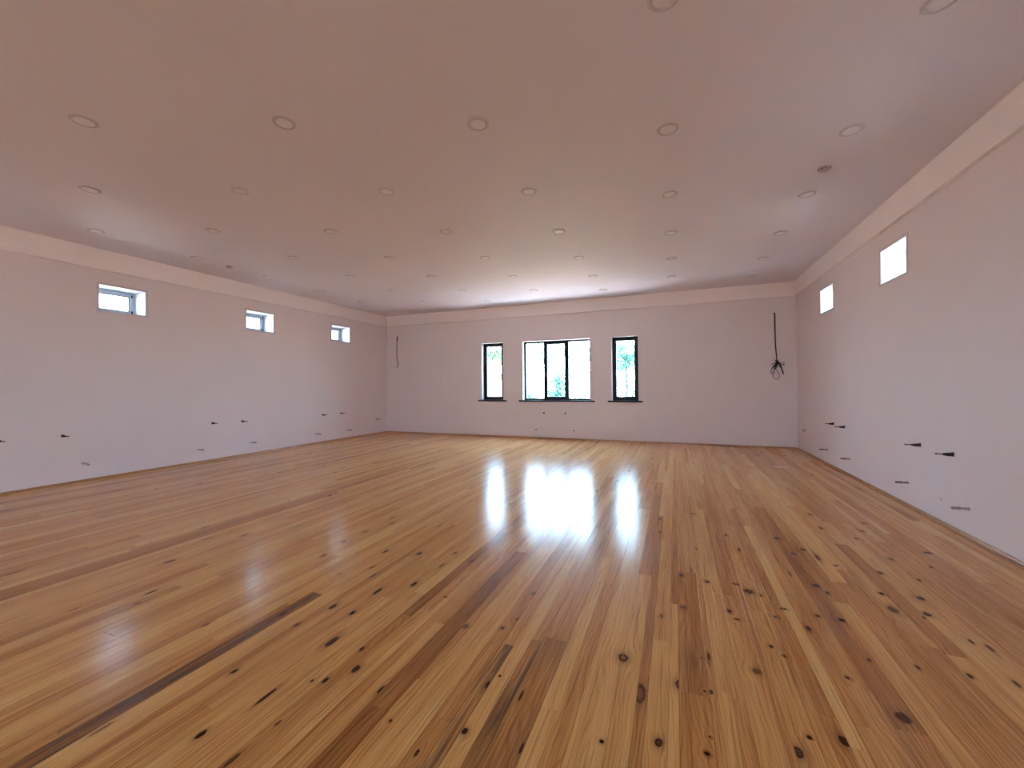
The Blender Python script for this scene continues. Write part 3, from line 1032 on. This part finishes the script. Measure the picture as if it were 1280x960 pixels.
def cable_right():
    r = tag(empty('hanging_cable', (2.19, YB, 3.17)), 'dark cable hanging down the far wall, tangled loops at its end, near the right corner', 'cable')
    p = [(-.004, .01, 0), (-.006, -.02, -.01), (-.004, -.03, -.08), (0, -.03, -.45), (.004, -.03, -.75), (.018, -.03, -.95), (.028, -.035, -1.14)]
    MB().tube(spline(p, 6), [.017 - .006 * (k / 36) for k in range(37)], 8).build('trunk', M_CABLE, r, smooth=True)
    k0 = Vector((.026, -.045, -1.14))

    def loop(name, pts, rad, mat=M_BLACK):
        MB().tube(spline([k0 + Vector(q) for q in pts], 7), rad * .78, 7).build(name, mat, r, smooth=True)
    loop('knot', [(-.03, 0, .03), (.02, -.02, -.01), (-.01, -.03, -.05), (.03, -.01, -.03), (0, 0, .02), (.035, -.02, -.06)], .022)
    loop('strand', [(0, 0, 0), (-.035, -.01, -.07), (-.075, -.02, -.12), (-.095, -.02, -.15)], .016)
    loop('strand', [(0, 0, -.01), (.05, -.02, -.06), (.085, -.02, -.15), (.11, -.02, -.25), (.125, -.02, -.30)], .017)
    loop('strand', [(.02, 0, -.02), (.07, -.03, -.05), (.115, -.03, -.09), (.135, -.03, -.06), (.13, -.03, -.01)], .009)
    loop('strand', [(0, 0, 0), (-.05, -.03, -.03), (-.09, -.03, -.06), (-.12, -.03, -.055)], .009)
    loop('wire_loop', [(-.08, -.02, -.13), (-.115, -.025, -.18), (-.125, -.02, -.25), (-.095, -.02, -.285), (-.065, -.02, -.25), (-.06, -.02, -.18), (-.03, -.02, -.10), (0, -.02, -.03)], .009, M_CABLE)
    loop('wire_loop', [(-.03, -.02, -.09), (-.06, -.02, -.2), (-.085, -.02, -.33), (-.05, -.025, -.40), (.01, -.025, -.41), (.045, -.02, -.35), (.02, -.02, -.26), (-.02, -.02, -.20), (-.03, -.02, -.14), (0, -.02, -.06)], .0075, M_CABLE)
    loop('wire_loop', [(.01, -.02, -.03), (-.01, -.03, -.12), (-.035, -.03, -.17), (-.05, -.03, -.13), (-.02, -.02, -.06)], .009)
    loop('wire_loop', [(.02, -.02, -.03), (.035, -.03, -.1), (.06, -.03, -.14), (.08, -.03, -.11), (.06, -.03, -.06)], .008)


cable_left()
cable_right()

# pale chips of wood lying on the floor near the far right corner
def chip(pts, h, label):
    m = MB()
    n = len(pts)
    m.prism(pts, 0.0005, h, lambda s, t, u: (s, t, u))
    cx, cy = sum(q[0] for q in pts) / n, sum(q[1] for q in pts) / n
    ob = m.build('wood_chip', M_CHIP, None, origin=(cx, cy, 0))
    tag(ob, label, 'wood chip', 'pale scraps on the floor')


chip([(1.645, 8.665), (1.70, 8.640), (1.85, 8.585), (1.855, 8.615), (1.74, 8.665), (1.65, 8.70)], .006, 'long pale scrap lying on the floor near the right corner')
chip([(1.58, 9.93), (1.62, 9.92), (1.635, 9.96), (1.60, 9.985)], .014, 'tiny pale scrap on the floor, just short of the far skirting')

# ------------------------------------------------------------------ outside: ground, shrubs and trees
GZ = -0.35
tag(MB().box(-70, 60, -40, 90, GZ - .3, GZ).build('ground_outside', M_GROUND), 'bare brown soil outside the hall', 'ground', kind='structure')
M_PAVE = plain('pale_concrete', (0.38, 0.40, 0.42), 0.8, var=0.05, scale=2.0)
tag(MB().box(XL - 2.5, XR + 2.5, YB + T_BACK + .30, YB + T_BACK + 2.1, GZ, GZ + .03).build('ground_bounce_apron', M_PAVE), 'pale concrete apron, unseen, added outside the far wall to bounce sun onto the ceiling', 'ground', kind='structure')  # unseen pale strip, added to bounce sun up through the far windows
for nm, a, b, lab in (('ground_gravel_left', XL - T_SIDE - 12, XL - T_SIDE - .003, 'pale gravel yard outside along the left wall'), ('ground_gravel_right', XR + T_SIDE + .003, XR + T_SIDE + 12, 'pale gravel yard outside along the right wall')):
    tag(MB().box(a, b, -14, YB - 1, GZ, GZ + .02).build(nm, M_GRAVEL), lab, 'ground', kind='structure')


def leaf_cloud(name, clumps, n, size, mat, seed, parent):
    rng = random.Random(seed)
    V, F = [], []
    tot = sum(c[3] * c[4] * c[5] for c in clumps)
    for cx, cy, cz, rx, ry, rz in clumps:
        for _ in range(max(20, int(n * rx * ry * rz / tot))):
            d = Vector((rng.gauss(0, 1), rng.gauss(0, 1), rng.gauss(0, 1))).normalized() * (rng.random() ** .42)
            p = Vector((cx + d.x * rx, cy + d.y * ry, cz + d.z * rz))
            a = Vector((rng.gauss(0, 1), rng.gauss(0, 1), rng.gauss(0, .6))).normalized()
            b = a.cross(Vector((rng.gauss(0, 1), rng.gauss(0, 1), rng.gauss(0, 1)))).normalized()
            c = a.cross(b)
            s = size * rng.uniform(.6, 1.3)
            k = len(V)
            V += [tuple(p - a * s), tuple(p + b * s * .45 + c * s * .12), tuple(p + a * s), tuple(p - b * s * .45 + c * s * .12)]
            F.append((k, k + 1, k + 2, k + 3))
    me = bpy.data.meshes.new(name)
    me.from_pydata(V, [], F)
    me.materials.append(mat)
    ob = bpy.data.objects.new(name, me)
    COL.objects.link(ob)
    ob.parent = parent
    return ob


def tree(name, cat, x, y, clumps, n, size, mat, trunks, label, group, seed):
    r = tag(empty(name, (x, y, GZ)), label, cat, group)
    leaf_cloud('crown', clumps, n, size, mat, seed, r)
    for t in trunks:
        MB().tube(spline(t[0], 4), [t[1] * (1 - .6 * i / (4 * (len(t[0]) - 1))) for i in range(4 * (len(t[0]) - 1) + 1)], 7).build('trunk', M_BARK, r, smooth=True)
    return r


tree('garden_shrub', 'shrub', -7.05, 20, [(0, 0, .9, .55, .5, .8), (-.25, .1, 1.4, .35, .4, .45), (.35, -.1, .7, .4, .4, .6)], 1500, .085, M_LEAF_TEAL, [([(0, 0, 0), (.05, 0, .6), (.1, 0, 1.1)], .04)],
     'teal green shrub outside, behind the left light of the wide window', 'shrubs outside the far windows', 1)
tree('garden_shrub', 'shrub', -5.45, 20, [(0, 0, 1.3, .55, .5, 1.2), (.1, 0, 2.2, .4, .4, .6), (-.35, .2, .8, .4, .4, .7)], 2200, .085, M_LEAF_TEAL, [([(0, 0, 0), (-.05, 0, .8), (.05, 0, 1.8)], .05)],
     'tall teal green shrub outside, behind the middle light of the wide window', 'shrubs outside the far windows', 2)
tree('garden_shrub', 'shrub', -4.55, 21, [(0, 0, .9, .6, .5, .7), (.5, 0, .6, .4, .4, .5), (1.0, .2, 1.3, .5, .4, .6)], 1300, .08, M_LEAF_TEAL, [([(0, 0, 0), (.05, 0, .4), (.1, 0, .7)], .03)],
     'low green shrub outside, behind the right light of the wide window', 'shrubs outside the far windows', 3)
tree('garden_tree', 'tree', -2.2, 20, [(-.3, 0, 2.0, .7, .7, .8), (.4, .2, 1.4, .6, .6, .7), (-.1, 0, 3.3, .8, .8, .7), (.5, 0, 3.0, .6, .6, .6), (-.7, 0, 1.2, .4, .4, .5)], 2600, .10, M_LEAF_TEAL,
     [([(0, 0, 0), (.1, 0, 1.6), (0, 0, 3.2)], .06)], 'bushy green tree outside, behind the right narrow window', 'trees outside the far windows', 4)
tree('garden_tree', 'tree', -9.3, 20.5, [(.1, 0, 3.5, .8, .8, .5), (-.6, 0, 3.9, .8, .8, .6), (.7, 0, 3.8, .7, .7, .5)], 1700, .09, M_LEAF_PALE,
     [([(.75, 0, 0), (.7, 0, 1.2), (.4, 0, 2.8), (.1, 0, 3.8)], .05), ([(1.05, .2, 0), (1.0, .2, 1.0), (.8, .1, 2.2), (.6, 0, 3.9)], .035)],
     'pale leafy two-stemmed tree outside, behind the left narrow window', 'trees outside the far windows', 5)
tree('garden_tree', 'tree', -8.0, 26, [(.0, 0, 3.6, 1.2, 1.0, .6), (1.0, 0, 4.2, 1.0, 1.0, .6), (-.8, 0, 4.4, 1.0, 1.0, .6)], 1300, .11, M_LEAF_PALE,
     [([(0, 0, 0), (.1, 0, 2.2), (.1, 0, 4.2)], .07)], 'pale tree farther off outside, behind the left light of the wide window', 'trees outside the far windows', 6)
tree('garden_tree', 'tree', -4.9, 30, [(.0, 0, 2.4, 1.2, 1.0, .9), (1.1, 0, 3.4, .9, .9, .7), (-.9, 0, 4.0, .9, .9, .7), (.6, 0, 1.6, 1.0, .8, .8)], 1500, .12, M_LEAF_PALE,
     [([(0, 0, 0), (.1, 0, 1.6), (.1, 0, 3.6)], .08)], 'pale small tree farthest off outside, behind the right light of the wide window', 'trees outside the far windows', 7)
